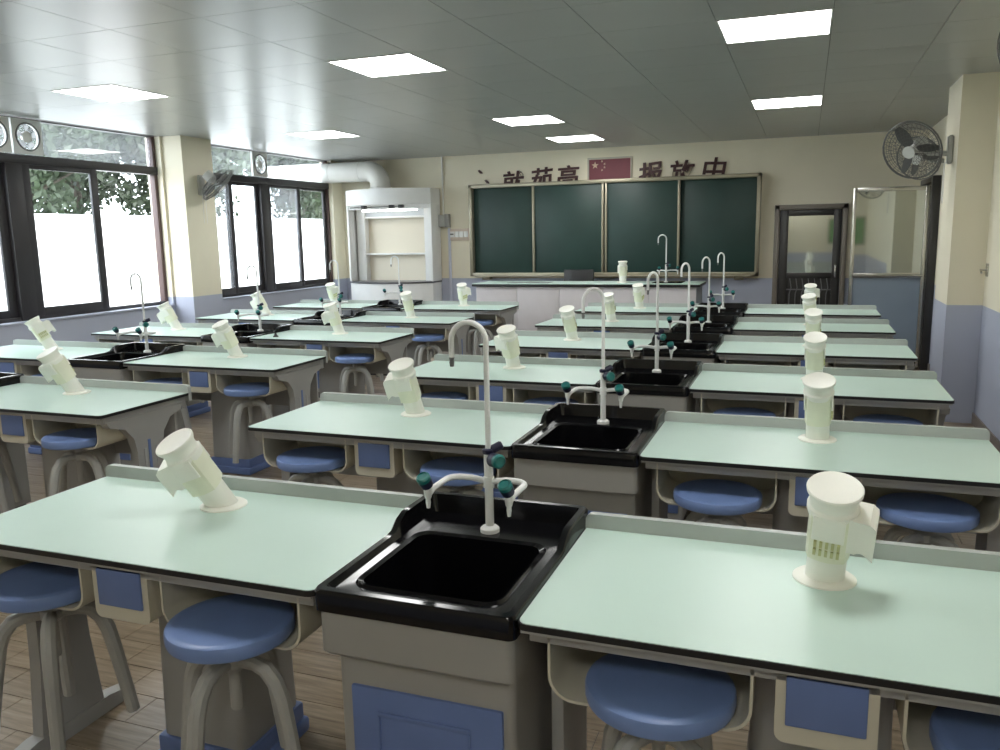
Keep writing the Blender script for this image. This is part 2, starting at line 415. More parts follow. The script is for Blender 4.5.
# ------------------------------------------------------------------ lab tables
P = 1.336; TX = .842; LX = -3.689
ROWN = {1: 'nearest-row', 2: 'second-row', 3: 'third-row', 4: 'fourth-row', 5: 'fifth-row', 6: 'farthest-row'}
BLK = {'R': 'right-hand block', 'L': 'window-side block'}
def make_table(side, label):
    """local: x -0.6..0.6, y 0 (front) .. 0.605, z 0 floor; side 'L' = left of the sink (end leg at -x)"""
    t = thing('lab_table', label, 'table', (0, 0, 0), 0, 'mint lab tables')
    o = -1 if side == 'L' else 1
    rr = [.022, .022, 0, 0]
    obj('table_top', BM(lambda b: prism(b, rrect(-.597, .597, .003, .582, rr), 'z', .774, .78)), MINT, t)
    obj('edge_band', BM(lambda b: prism(b, rrect(-.6, .6, 0, .583, rr), 'z', .765, .7785)), BLACKEDGE, t)
    obj('back_ledge', BM(lambda b: prism(b, rrect(-.6, .6, .735, .82, [0, 0, .018, .018]), 'y', .582, .604)), LEDGE, t)
    def ap(b):
        box(b, -.59, .59, .004, .02, .758, .765); box(b, -.58, .58, .03, .045, .728, .765, .003); box(b, -.58, .58, .55, .58, .70, .765)
        for x in (-.58, .564): box(b, x, x+.016, .045, .55, .735, .765)
    obj('apron_frame', BM(ap), GREY, t)
    bxo('modesty_panel', (-.57, .57, .50, .515, .44, .735), GREY, t, .003)
    # two cream storage trays with rounded bottoms
    def tray(b):
        # open-fronted U trough; its floor is slotted at the front so the stool seats hook in
        out = rrect(-.205, .205, .604, .764, [.055, .055, 0, 0], 7); inn = rrect(-.199, .199, .610, .764, [.05, .05, 0, 0], 7)
        ol, il = [out[-1]] + out[:8], [inn[-1]] + inn[:8]
        orr, ir = out[8:-1], inn[8:-1]
        y0, y1, ys = .03, .275, .17
        for e, sg in ((-.045, 1), (.045, -1)):
            if sg == 1: poly = ol + [(e, .604), (e, .610)] + il[::-1]
            else: poly = [(e, .610), (e, .604)] + orr + ir[::-1]
            prism(b, poly, 'y', y0, y1)
        box(b, -.046, .046, ys, y1, .6042, .6098)
        prism(b, rrect(-.2, .2, .607, .75, [.05, .05, 0, 0], 7), 'y', y1-.004, y1+.004)
    tr = obj('storage_tray', BM(tray), CREAM, t, loc=(-.335, 0, 0))
    t2 = tr.copy(); COL.objects.link(t2); t2.parent = t; t2.location = (.335, 0, 0)
    ob = obj('outlet_box', BM(lambda b: prism(b, rrect(-.09, .09, .604, .764, [.02, .02, 0, 0]), 'y', .03, .2)), CREAM, t)
    bxo('blue_panel', (-.071, .071, .024, .033, .642, .742), BLUE, ob, .003)
    pd = obj('duct_pedestal', BM(lambda b: box(b, -.152, .152, .27, .55, .08, .74, .03, 3, .01)), PEDGREY, t)
    def plin(b):
        box(b, -.172, .172, .25, .57, .0, .05, .012, 2); box(b, -.16, .16, .262, .558, .045, .105, .01, 2)
    obj('plinth', BM(plin), BLUE, pd)
    # end leg: column with flared head, foot with blue caps
    x0, x1 = (o*.588, o*.545)
    xa, xb = min(x0, x1), max(x0, x1)
    prof = [(.19, .04), (.43, .04), (.40, .3), (.385, .55), (.40, .62), (.45, .68), (.53, .705), (.55, .735), (.04, .735), (.06, .705), (.15, .68), (.2, .62), (.215, .55), (.21, .3)]
    lg = obj('end_leg', BM(lambda b: prism(b, prof, 'x', xa, xb)), GREY, t)
    xo = o*.588
    sx = (xo, xo+o*.004)
    bxo('blue_strip', (min(sx), max(sx), .285, .30, .14, .6), BLUE, lg, smooth=0)
    def grooves(b):
        for yy in (.255, .335): box(b, min(sx), max(sx), yy, yy+.018, .12, .56, .003)
    obj('groove_rib', BM(grooves), PEDGREY, lg)
    obj('foot', BM(lambda b: prism(b, [(.06, 0), (.56, 0), (.555, .035), (.45, .055), (.17, .055), (.065, .035)], 'x', xa-.004, xb+.004)), PEDGREY, t)
    for yy in (.03,): bxo('foot_cap', (xa-.01, xb+.01, yy, yy+.07, 0, .045), BLUE, t, .01)
    xi = -o*.585
    bxo('inner_post', (min(xi, xi+o*.03), max(xi, xi+o*.03), .2, .42, 0, .735), GREY, t, .004)
    return t
def tbl_label(r, s, b): return f"mint-topped lab table {'left' if s == 'L' else 'right'} of the sink, {ROWN[r]}, {BLK[b]}"
TABLES = [(r, s, 'R') for r in range(1, 7) for s in 'LR'] + [(2, 'R', 'L')] + [(r, s, 'L') for r in range(3, 7) for s in 'LR']
protoT = {}
for r, s, b in TABLES:
    x = (0 if b == 'R' else LX) + (TX if s == 'R' else -TX); y = (r-1)*P
    if s not in protoT:
        protoT[s] = make_table(s, tbl_label(r, s, b)); protoT[s].location = (x, y, 0)
    else: dup(protoT[s], (x, y, 0), 0, tbl_label(r, s, b))

# ------------------------------------------------------------------ sink units
def loop_rect(x0, x1, y0, y1, r, zf, n=18, cs=6):
    """closed loop with n points per side and cs per corner; zf(y) gives height"""
    pts = []
    cs_ = ((x0, y0, PI, (x1, y0)), (x1, y0, 1.5*PI, None), (x1, y1, 0, None), (x0, y1, .5*PI, None))
    corners = []
    for cx, cy, a0, _ in cs_:
        ox = cx + (r if cx == x0 else -r); oy = cy + (r if cy == y0 else -r)
        corners.append([(ox+r*math.cos(a0+i/cs*PI/2), oy+r*math.sin(a0+i/cs*PI/2)) for i in range(cs+1)])
    for k in range(4):
        c = corners[k]; nx = corners[(k+1) % 4][0]
        pts += c
        a = c[-1]
        pts += [(a[0]+(nx[0]-a[0])*i/n, a[1]+(nx[1]-a[1])*i/n) for i in range(1, n)]
    return [(x, y, zf(y)) for x, y in pts]
def sstep(a, b, v):
    t = max(0, min(1, (v-a)/(b-a))); return t*t*(3-2*t)
def make_sink(label):
    t = thing('sink_unit', label, 'sink', (0, 0, 0), 0, 'black lab sinks on grey cabinets')
    def basin(b):
        rim = lambda y: .79 + .038*sstep(.36, .43, y)
        L = [loop_rect(-.241, .241, -.004, .622, .018, lambda y: .738),
             loop_rect(-.243, .243, -.006, .624, .02, lambda y: rim(y)-.007),
             loop_rect(-.238, .238, -.001, .619, .018, rim),
             loop_rect(-.222, .222, .016, .603, .016, rim),
             loop_rect(-.212, .212, .024, .595, .014, lambda y: .777),
             loop_rect(-.187, .187, .062, .437, .045, lambda y: .775),
             loop_rect(-.182, .182, .067, .432, .042, lambda y: .782),
             loop_rect(-.172, .172, .077, .422, .04, lambda y: .776),
             loop_rect(-.156, .156, .095, .405, .05, lambda y: .56),
             loop_rect(-.11, .11, .14, .36, .05, lambda y: .5598)]
        R_ = [[b.verts.new(p) for p in l] for l in L]
        for a, c in zip(R_, R_[1:]):
            n = len(a)
            for i in range(n): b.faces.new((a[i], a[(i+1) % n], c[(i+1) % n], c[i]))
        b.faces.new(R_[-1])
    obj('sink_basin', BM(basin), SINKBLACK, t, smooth=42)
    def apr(b):
        R_ = [[b.verts.new(p) for p in loop_rect(-.235+i, .235-i, .004+i, .605-i, .02, lambda y: z, 2)] for i, z in ((.03, .6285), (.008, .6285), (.0, .637), (.0, .7385), (.03, .7385), (.03, .64))]
        for a, c in zip(R_, R_[1:]):
            n = len(a)
            for i in range(n): b.faces.new((a[i], a[(i+1) % n], c[(i+1) % n], c[i]))
    obj('cabinet_apron', BM(apr), CABGREY, t)
    def body(b):
        R_ = [[b.verts.new(p) for p in loop_rect(-.214+i, .222-i, .045+i, .585-i, .016, lambda y: z, 2)] for i, z in ((.012, .06), (0, .065), (0, .632), (.016, .632), (.016, .5))]
        for a, c in zip(R_, R_[1:]):
            n = len(a)
            for i in range(n): b.faces.new((a[i], a[(i+1) % n], c[(i+1) % n], c[i]))
        b.faces.new(R_[-1]); b.faces.new(R_[0][::-1])
    obj('cabinet_body', BM(body), CABGREY, t)
    bxo('toe_kick', (-.20, .20, .07, .56, 0, .06), DARKGREY, t, smooth=0)
    d = bxo('cabinet_door', (-.178, .196, .036, .05, .10, .545, ), BLUE, t, .004)
    def pull(b):
        for a0, a1, z0, z1 in ((-.11, .12, .48, .492), (-.11, .12, .33, .336), (-.11, -.104, .336, .48), (.114, .12, .336, .48)):
            box(b, a0, a1, .031, .037, z0, z1, .002)
    obj('pull_recess', BM(pull), BLUE, d)
    return t
SINKS = [(r, 'R') for r in range(1, 7)] + [(r, 'L') for r in range(2, 7)]
ps = None
for r, b in SINKS:
    lab = f"glossy black lab sink on grey cabinet, {ROWN[r]}, {BLK[b]}"
    loc = (0 if b == 'R' else LX, (r-1)*P, 0)
    if ps is None: ps = make_sink(lab); ps.location = loc
    else: dup(ps, loc, 0, lab)

# ------------------------------------------------------------------ faucets (three-way lab taps)
def make_faucet(label):
    t = thing('lab_faucet', label, 'faucet', (0, 0, 0), 0, 'white gooseneck lab faucets')
    obj('base_flange', BM(lambda b: lathe(b, [(.026, -.004), (.026, .006), (.02, .012), (.012, .014)], 20)), WHITEP, t)
    obj('column', BM(lambda b: lathe(b, [(.0115, .01), (.0115, .118), (.0145, .12), (.0145, .15), (.012, .152), (.012, .215), (.0085, .222)], 16)), WHITEP, t)
    neck = [(0, 0, .2), (0, 0, .35), (0, 0, .515)] + arc((-.049, 0, .515), .049, 0, PI, 12) + [(-.098, 0, .47)]
    nk = obj('gooseneck', BM(lambda b: tube(b, neck, .0075, 10)), WHITEP, t)
    obj('nozzle_tip', BM(lambda b: lathe(b, [(.0055, -.025), (.007, -.012), (.0055, -.01), (.008, 0)], 10, (-.098, 0, .47))), FANGREY, nk)
    obj('neck_collar', BM(lambda b: lathe(b, [(.015, .214), (.016, .218), (.016, .225), (.010, .228)], 14)), NAVY, t)
    for sgn in (-1, 1):
        pts = [Vector((0, 0, .136)), Vector((sgn*.05, 0, .143))] + [Vector((sgn*(.075+.035*math.sin(a)), -.035*(1-math.cos(a)), .143)) for a in [i/6*PI/2 for i in range(7)]] + [Vector((sgn*.11, -.12, .143)), Vector((sgn*.11, -.145, .136))]
        a = obj('side_arm', BM(lambda b: tube(b, pts, .0085, 10)), WHITEP, t)
        c = Vector((sgn*.11, -.148, .135))
        obj('spout', BM(lambda b: lathe(b, [(.0045, -.035), (.0065, -.02), (.006, -.012), (.009, -.006), (.0125, .02), (.0125, .028)], 12, c)), WHITEP, a)
        ax = Vector((-.10, -.55, .83)).normalized(); M = Matrix.Translation(c + Vector((0, 0, .022))) @ ax.to_track_quat('Z', 'Y').to_matrix().to_4x4()
        kn = obj('knob', BM(lambda b: lathe(b, [(.012, 0), (.016, .004), (.018, .02), (.018, .026)], 14, M=M)), NAVY, t)
        obj('knob_cap', BM(lambda b: lathe(b, [(.0185, .026), (.0185, .036), (.014, .040), (.014, .037), (0, .037)], 14, M=M)), TEAL, kn)
    ax = Vector((.80, -.58, .05)).normalized(); M = Matrix.Translation((.006, -.004, .20)) @ ax.to_track_quat('Z', 'Y').to_matrix().to_4x4()
    kn = obj('knob', BM(lambda b: lathe(b, [(.011, 0), (.013, .006), (.019, .012), (.019, .036)], 14, M=M)), NAVY, t)
    obj('knob_cap', BM(lambda b: lathe(b, [(.0195, .036), (.0195, .046), (.014, .050), (.014, .047), (0, .047)], 14, M=M)), TEAL, kn)
    ax = Vector((.75, .5, .4)).normalized(); M = Matrix.Translation((.006, .004, .222)) @ ax.to_track_quat('Z', 'Y').to_matrix().to_4x4()
    obj('valve_stub', BM(lambda b: lathe(b, [(.008, 0), (.012, .004), (.012, .03), (.009, .034)], 12, M=M)), NAVY, t)
    return t
fp = None
for r, b in SINKS:
    lab = f"white gooseneck lab faucet with dark knobs on {ROWN[r]} sink, {BLK[b]}"
    loc = (0 if b == 'R' else LX, (r-1)*P+.489, .78)
    if fp is None: fp = make_faucet(lab); fp.location = loc
    else:
        f2 = dup(fp, loc, random.uniform(-.06, .06), lab)
        for c in f2.children:
            if c.name.startswith('gooseneck') and b == 'R': c.rotation_euler = (0, 0, {2: .85, 3: 1.2, 4: 1.1, 5: 1.05, 6: 1.0}[r])
dup(fp, (-.80, 8.55, .966), .35, "white gooseneck lab faucet on the teacher's counter before the blackboard")

# ------------------------------------------------------------------ fume extractors on the tables
def make_extractor(label):
    t = thing('fume_extractor', label, 'extractor', (0, 0, 0), 0, 'cream fume extractor tubes')
    obj('flange', BM(lambda b: lathe(b, [(.069, 0), (.069, .004), (.062, .009), (.046, .010)], 32)), EXTR, t)
    obj('tube', BM(lambda b: lathe(b, [(.042, -.012), (.042, .095), (.0445, .098), (.0445, .115)], 28)), EXTR, t)
    def sleeve(b):
        pts = []
        for i in range(32):
            a = 2*PI*i/32
            rr_ = .0465/max(abs(math.cos(a)), abs(math.sin(a)))**.4
            pts.append((rr_*math.cos(a), rr_*math.sin(a)))
        prism(b, pts, 'z', .088, .215)
    sl = obj('sleeve', BM(sleeve), EXTRY, t)
    obj('shoulder', BM(lambda b: lathe(b, [(.050, .195), (.0535, .206), (.0535, .216), (.049, .222), (.049, .236), (.053, .248)], 28)), EXTR, t)
    obj('cap', BM(lambda b: lathe(b, [(.0525, .245), (.057, .254), (.058, .260), (.056, .263), (.03, .259), (0, .258)], 36)), EXTR, t)
    def slots(b):
        for row, z in enumerate((.108, .130)):
            for i in range(-2, 3):
                x = i*.012
                box(b, x-.003, x+.003, -.0505, -.044, z, z+.016)
    obj('vent_slots', BM(slots), EXTRD, sl, smooth=0)
    def scoop(b):
        # box shaped inlet on +x with an arched lower edge
        pts = [(.03, .212), (.078, .208), (.090, .198), (.092, .185), (.092, .108)] + [(.084-.006*i, .115+.012*math.sin(i/6*PI)) for i in range(1, 6)] + [(.046, .122), (.03, .122)]
        prism(b, pts, 'y', -.037, .037)
    obj('scoop', BM(scoop), EXTR, t)
    for sy in (-1, 1):
        bxo('side_plate', (-.033, .033, sy*.0475-.003, sy*.0475+.003, .15, .212), EXTR, t, .002)
    return t
def tilt_extractor(t, lean_az, tilt, spin):
    """lean towards world azimuth lean_az (0=+x, -90 = towards the class front edge), then spin the head about its own axis"""
    ax = Vector((-math.sin(lean_az), math.cos(lean_az), 0))
    R = Matrix.Rotation(tilt, 3, ax) @ Matrix.Rotation(spin, 3, 'Z')
    for ch in t.children:
        if not ch.name.startswith('flange'): ch.rotation_euler = R.to_euler()
D = math.radians
EXT = {(1, 'L', 'R'): (D(246), D(31), D(196), 'leaning left with its box scoop to the left'), (1, 'R', 'R'): (D(-84), D(21), D(-8), 'with its box scoop turned right'),
       (2, 'L', 'R'): (D(260), D(22), D(190), 'with its scoop turned left'), (2, 'R', 'R'): (D(-93), D(21), D(90), 'upright, round white top facing the camera'),
       (3, 'L', 'R'): (D(262), D(21), D(150), 'slightly leaning left'), (3, 'R', 'R'): (D(-93), D(24), D(90), 'upright'),
       (4, 'L', 'R'): (D(258), D(22), D(110), 'slightly leaning left'), (4, 'R', 'R'): (D(-92), D(22), D(90), 'upright'),
       (2, 'R', 'L'): (D(242), D(28), D(178), 'leaning left'), (3, 'R', 'L'): (D(245), D(25), D(178), 'leaning left'), (4, 'R', 'L'): (D(235), D(18), D(190), 'slightly leaning'),
       (3, 'L', 'L'): (D(215), D(28), D(60), 'leaning left'), (4, 'L', 'L'): (D(215), D(26), D(190), 'leaning left'), (5, 'L', 'L'): (D(215), D(26), D(190), 'leaning left')}
pe = None
for r, s, b in TABLES:
    az, ti, sp, ds = EXT.get((r, s, b), (D(-100+random.uniform(-20, 20)), D(19), D(90+random.uniform(-40, 40)), 'small in the distance'))
    lab = f"cream extractor {ds}, on {ROWN[r]} table {'left' if s == 'L' else 'right'} of sink, {BLK[b]}"
    if len(lab.replace(',', '').split()) > 16: lab = f"cream extractor {ds}, {ROWN[r]} {'left' if s == 'L' else 'right'} table, {BLK[b]}"
    x = (0 if b == 'R' else LX) + (TX if s == 'R' else -TX); y = (r-1)*P + .425
    if (r, s, b) == (1, 'L', 'R'): y = .445
    if pe is None: pe = make_extractor(lab); e = pe; pe.location = (x, y, .78)
    else: e = dup(pe, (x, y, .78), 0, lab)
    tilt_extractor(e, az, ti, sp)
e = dup(pe, (-1.336, 8.6, .957), 0, "white upright extractor tube standing on the teacher's counter"); tilt_extractor(e, D(-90), D(3), D(120))

# ------------------------------------------------------------------ stools
def make_stool(label):
    t = thing('lab_stool', label, 'stool', (0, 0, 0), 0, 'blue round lab stools')
    obj('seat', BM(lambda b: lathe(b, [(0, .412), (.11, .412), (.146, .413), (.151, .417), (.1535, .426), (.1535, .444), (.151, .450), (.145, .4535), (.13, .4545), (0, .4535)], 40)), SEATB, t)
    obj('hub', BM(lambda b: lathe(b, [(.02, .32), (.032, .335), (.032, .36), (.018, .368), (.018, .40), (.04, .405), (.04, .413)], 20)), STEELG, t)
    obj('screw_rod', BM(lambda b: lathe(b, [(.012, .215), (.0145, .22), (.0145, .33)], 12)), STEELG, t)
    for k in range(4):
        a = PI/4 + k*PI/2
        pr = [(.02, .345), (.065, .348), (.098, .338), (.122, .31), (.137, .27), (.150, .20), (.163, .12), (.174, .05), (.182, .0)]
        lg = obj('leg', BM(lambda b: tube(b, [(r_*math.cos(a), r_*math.sin(a), z) for r_, z in pr], [.016, .019, .0205, .021, .021, .020, .019, .0185, .018], 10)), STEELG, t)
    return t
STO = {(1, 'L', 'R', 0): (-1.177, .10), (1, 'L', 'R', 1): (-.515, .045), (1, 'R', 'R', 0): (.525, .09), (1, 'R', 'R', 1): (1.18, .10)}
HANG = .1995
sp_ = None
for r, s, b in TABLES:
    if b == 'R' and r > 4: continue
    for k in (0, 1):
        x = (0 if b == 'R' else LX) + (TX if s == 'R' else -TX) + (-.335, .335)[k]; y = (r-1)*P + .095 + random.uniform(-.02, .02)
        x += random.uniform(-.012, .012)
        if (r, s, b, k) in STO: x, y = STO[(r, s, b, k)]; y += (r-1)*P
        lab = f"blue round stool, {('left', 'right')[k]} one hooked under {ROWN[r]} table {'left' if s == 'L' else 'right'} of sink, {BLK[b]}"
        rz = random.uniform(-.12, .12) + (.72 if (b == 'L' or s == 'L') else .1)
        if sp_ is None: sp_ = make_stool(lab); sp_.location = (x, y, HANG); sp_.rotation_euler = (0, 0, -.02)
        else: dup(sp_, (x, y, HANG), rz, lab)

# ------------------------------------------------------------------ blackboard wall
bb = thing('blackboard', 'wide dark green four-panel sliding blackboard in a beige metal frame', 'blackboard', (-1.775, YB, 0))
w2 = 1.99; zb, zt = .985, 2.275; yF = -.15
def bfr(b):
    box(b, -w2, w2, yF, 0, zt-.05, zt, .006); box(b, -w2, w2, yF, 0, zb, zb+.05, .006)
    box(b, -w2, -w2+.05, yF, 0, zb, zt, .006); box(b, w2-.05, w2, yF, 0, zb, zt, .006)
obj('frame', BM(bfr), ALU, bb)
bxo('back_panel', (-w2+.05, w2-.05, -.03, -.01, zb+.05, zt-.05), BOARD, bb, smooth=0)
for k, (a, c, dy) in enumerate(((-w2+.05, -1.03, -.07), (-1.03, -.04, -.11), (-.0, .97, -.11), (.97, w2-.05, -.07))):
    p = bxo('green_panel', (a, c, dy, dy+.02, zb+.05, zt-.05), BOARD, bb, .002)
    if k in (0, 3): continue
for x, hw in ((-1.03, .016), (-.046, .014), (.0, .014), (.97, .016)):
    bxo('rail', (x-hw, x+hw, -.135, -.085, zb+.05, zt-.05), ALU, bb, .004)
bxo('chalk_tray', (-w2+.1, w2-.1, yF-.05, yF, zb-.005, zb+.012), ALU, bb, .003)
for x in (-1.75, 1.75): bxo('support_foot', (x-.06, x+.06, -.14, -.02, zb-.05, zb), ALU, bb, .005)

fl = thing('framed_flag', 'framed red flag with yellow stars above the blackboard', 'flag', (-1.752, YB, 2.425))
bxo('cloth', (-.285, .285, -.012, -.004, -.17, .125), REDF, fl, smooth=0)
def ff(b):
    for q in ((-.305, .305, .12, .145), (-.305, .305, -.19, -.168), (-.305, -.283, -.17, .12), (.283, .305, -.17, .12)): box(b, q[0], q[1], -.022, 0, q[2], q[3], .003)
obj('picture_frame', BM(ff), mat('flag_frame', (.5, .46, .38), .4), fl)
def star(cx, cz, R_, rot):
    pts = []
    for i in range(10):
        a = rot + PI/2 + i*PI/5; q = R_ if i % 2 == 0 else R_*.4
        pts.append((cx+q*math.cos(a), cz+q*math.sin(a)))
    return pts
for cx, cz, R_, rt in ((-.2, .045, .052, 0), (-.105, .095, .018, .4), (-.07, .06, .018, .8), (-.07, .015, .018, 0), (-.105, -.02, .018, .5)):
    obj('star', BM(lambda b: prism(b, star(cx, cz, R_, rt), 'y', -.0145, -.0118)), GOLD, fl, smooth=0)

def character(ch, x, z, h, label):
    c = bpy.data.curves.new('wall_character', 'FONT'); c.body = ch; c.size = h; c.extrude = .012; c.offset = .0055; c.shear = .12; c.resolution_u = 3
    o = bpy.data.objects.new('tmp_text', c); COL.objects.link(o)
    bpy.context.view_layer.update()
    me = bpy.data.meshes.new_from_object(o.evaluated_get(bpy.context.evaluated_depsgraph_get()))
    bpy.data.objects.remove(o); bpy.data.curves.remove(c)
    if not me.vertices: return
    xs_ = [v.co.x for v in me.vertices]; ys_ = [v.co.y for v in me.vertices]
    cx = (min(xs_)+max(xs_))/2; sc = h/(max(ys_)-min(ys_)); y0 = max(ys_)
    for v in me.vertices: v.co = Vector(((v.co.x-cx)*sc*1.05, -v.co.z-.014, (v.co.y-y0)*sc))
    me.materials.clear(); me.materials.append(CHARM)
    o = bpy.data.objects.new('wall_character', me); COL.objects.link(o); o.location = (x, YB, z); o.rotation_euler = (0, random.uniform(-.1, .04), 0)
    tag(o, label, 'lettering', 'characters mounted above the blackboard')
character('\u5c31', -3.14, 2.45, .30, 'dark maroon character above the blackboard, leftmost full one')
character('\u8339', -2.72, 2.475, .30, 'dark maroon character above the blackboard, second from left')
character('\u4eae', -2.34, 2.49, .30, 'dark maroon character above the blackboard, just left of the flag')
character('\u62a5', -1.22, 2.48, .30, 'dark maroon character above the blackboard, just right of the flag')
character('\u653e', -.80, 2.485, .30, 'dark maroon character above the blackboard, second from right')
character('\u4e2d', -.37, 2.50, .30, 'dark maroon character above the blackboard, rightmost')
for x, z, lab in ((-3.63, 2.455, 'upper small dark brush dot on the wall left of the characters'), (-3.53, 2.315, 'lower small dark brush dot just above the blackboard corner')):
    tag(obj('brush_dot', BM(lambda b: prism(b, [(-.035, .02), (-.01, .03), (.03, .0), (.035, -.025), (.0, -.02)], 'y', -.02, -.001)), CHARM, loc=(x, YB, z)), lab, 'lettering', 'brush dots')

# ------------------------------------------------------------------ teacher's counter and chair
tc_ = thing('teacher_counter', "long pale-fronted teacher's counter with dark-edged mint top before the blackboard", 'counter', (-1.8, 8.32, 0))
bxo('counter_top', (-1.43, 1.43, -.02, .62, .94, .957), MINT, tc_, .002)
bxo('edge_band', (-1.433, 1.433, -.023, .623, .922, .953), BLACKEDGE, tc_, .004)
bxo('carcass', (-1.39, 1.39, .035, .6, .08, .922), mat('counter_side', (.30, .33, .38), .5), tc_, smooth=0)
bxo('toe_kick', (-1.35, 1.35, .08, .56, 0, .08), DARKGREY, tc_, smooth=0)
for k in range(5):
    x = -1.39 + k*.556
    bxo('front_panel', (x+.002, x+.554, .015, .035, .08, .915), LAV, tc_, .003)
bxo('counter_sink', (.85, 1.2, .12, .5, .9575, .966), SINKBLACK, tc_, .004)
bxo('grey_strip', (-1.0, -.45, .1, .35, .9575, .962), mat('strip_grey', (.25, .28, .27), .4), tc_, .002)  # thin darker grey strip lying on the counter top
ch = thing('office_chair', "black-backed chair behind the teacher's counter", 'chair', (-2.1, 9.2, 0))
obj('backrest', BM(lambda b: box(b, -.21, .21, .16, .19, .62, 1.085, .014, 2)), BLACKP, ch)
obj('seat', BM(lambda b: box(b, -.22, .22, -.22, .2, .44, .5, .02, 2)), BLACKP, ch)
for sx in (-1, 1):
    bxo('back_post', (sx*.15-.012, sx*.15+.012, .175, .195, .46, .7), FANGREY, ch)
    for sy in (-.18, .17): bxo('leg', (sx*.19-.012, sx*.19+.012, sy-.012, sy+.012, 0, .445), FANGREY, ch)

# ------------------------------------------------------------------ fume hood and duct
fh = thing('fume_hood', 'white bow-fronted fume hood cabinet with open window in the far left corner', 'fume hood', (-4.96, YB-.02, 0))
def plan(hw, yd, bow, inset=0):
    n = 14; pts = [(hw, 0), (-hw, 0)]
    for i in range(n+1):
        x = -hw + 2*hw*i/n
        pts.append((x, -yd - bow*(1-(x/hw)**2)))
    return pts
HW = WHITEPAINT
obj('base_cabinet', BM(lambda b: prism(b, plan(.68, .3, .28), 'z', .0, .90)), HW, fh)
obj('worktop', BM(lambda b: prism(b, plan(.69, .31, .28), 'z', .90, .922)), mat('worktop_grey', (.12, .12, .13), .3), fh)
obj('top_hood', BM(lambda b: prism(b, plan(.69, .31, .28), 'z', 2.03, 2.25)), HW, fh)
for sx in (-1, 1):
    bxo('side_panel', (min(sx*.69, sx*.66), max(sx*.69, sx*.66), -.31, 0, .922, 2.03), HW, fh, .004)
    bxo('inner_post', (sx*.56-.07, sx*.56+.07, -.14, -.02, .922, 1.97), HW, fh, .004)
bxo('back_lining', (-.66, .66, -.02, 0, .922, 2.03), mat('hood_lining', (.76, .70, .57), .5), fh, smooth=0)
bxo('inner_top', (-.66, .66, -.3, -.02, 1.97, 2.03), HW, fh, smooth=0)
bxo('baffle', (-.49, .49, -.10, -.02, 1.87, 1.97), mat('baffle_grey', (.5, .53, .55), .4), fh, smooth=0)
for z in (1.87, 1.33): bxo('shelf', (-.49, .49, -.13, -.02, z-.025, z), HW, fh, .003)
tl = bxo('lamp_tube', (-.45, .45, -.28, -.25, 1.94, 1.968), mat('hood_lamp', (1, 1, 1), .4, emit=((1, 1, .98), 4)), fh, .008)
tube_b = BM(lambda b: tube(b, [(-.6, -.36, 2.0), (.35, -.48, 2.0)], .008, 8)); obj('sash_rail', tube_b, FANGREY, fh)
for x in (-.3, .15, .3): obj('rail_clip', BM(lambda b: box(b, x-.035, x+.035, -.51, -.44, 1.975, 2.02, .008)), BLACKP, fh)
dk = thing('exhaust_duct', 'fat white exhaust duct elbowing from the fume hood to the window', 'duct', (-5.08, 9.4, 2.25))
eb = [(0, 0, 0), (0, 0, .06)] + [(-.2+.2*math.cos(a), 0, .07+.2*math.sin(a)) for a in [i/10*PI/2 for i in range(11)]] + [(-.6, 0, .27), (-1.95, 0, .27)]
obj('duct_pipe', BM(lambda b: tube(b, eb, .145, 24)), PIPEW, dk)
for x in (-.3, -.8): obj('joint_ring', BM(lambda b: tube(b, [(x, 0, .27), (x-.035, 0, .27)], .15, 24)), PIPEW, dk)
obj('base_collar', BM(lambda b: lathe(b, [(.16, 0), (.16, .03), (.15, .035)], 24)), PIPEW, dk)

cb = thing('conduit_box', 'small grey switch box on the wall beside the fume hood', 'box', (-4.22, YB, 1.79))
bxo('housing', (-.12, .10, -.09, 0, -.09, .08), mat('box_grey', (.45, .46, .44), .5), cb, .008)
bxo('cover_plate', (.05, .115, -.10, -.02, -.10, .09), mat('box_grey2', (.33, .33, .32), .5), cb, .004)
tag(obj('conduit_pipe', BM(lambda b: tube(b, [(-4.215, YB-.02, 1.87), (-4.215, YB-.02, H)], .014, 8)), PIPEW), 'thin cream conduit running down from the ceiling to the grey box', 'conduit')
tag(obj('conduit_pipe', BM(lambda b: tube(b, [(-4.13, YB-.025, 0), (-4.13, YB-.025, 1.68)], .022, 8)), mat('pipe_blue_white', (.62, .65, .75), .5)), 'pale blue-white vertical pipe on the wall right of the fume hood', 'conduit')
sk = thing('socket_strip', 'cream multi-gang socket strip on the wall left of the blackboard', 'socket', (-3.97, YB, 1.60))
bxo('back_box', (-.17, .17, -.035, 0, -.10, .07), mat('socket_cream', (.66, .55, .46), .5), sk, .006)
for i in range(4): bxo('socket_plate', (-.14+.072*i, -.075+.072*i, -.045, -.033, -.055, .03), WHITEPAINT, sk, .003)
bxo('switch_toggle', (-.135, -.085, -.055, -.044, -.02, .0), FANGREY, sk, .002)

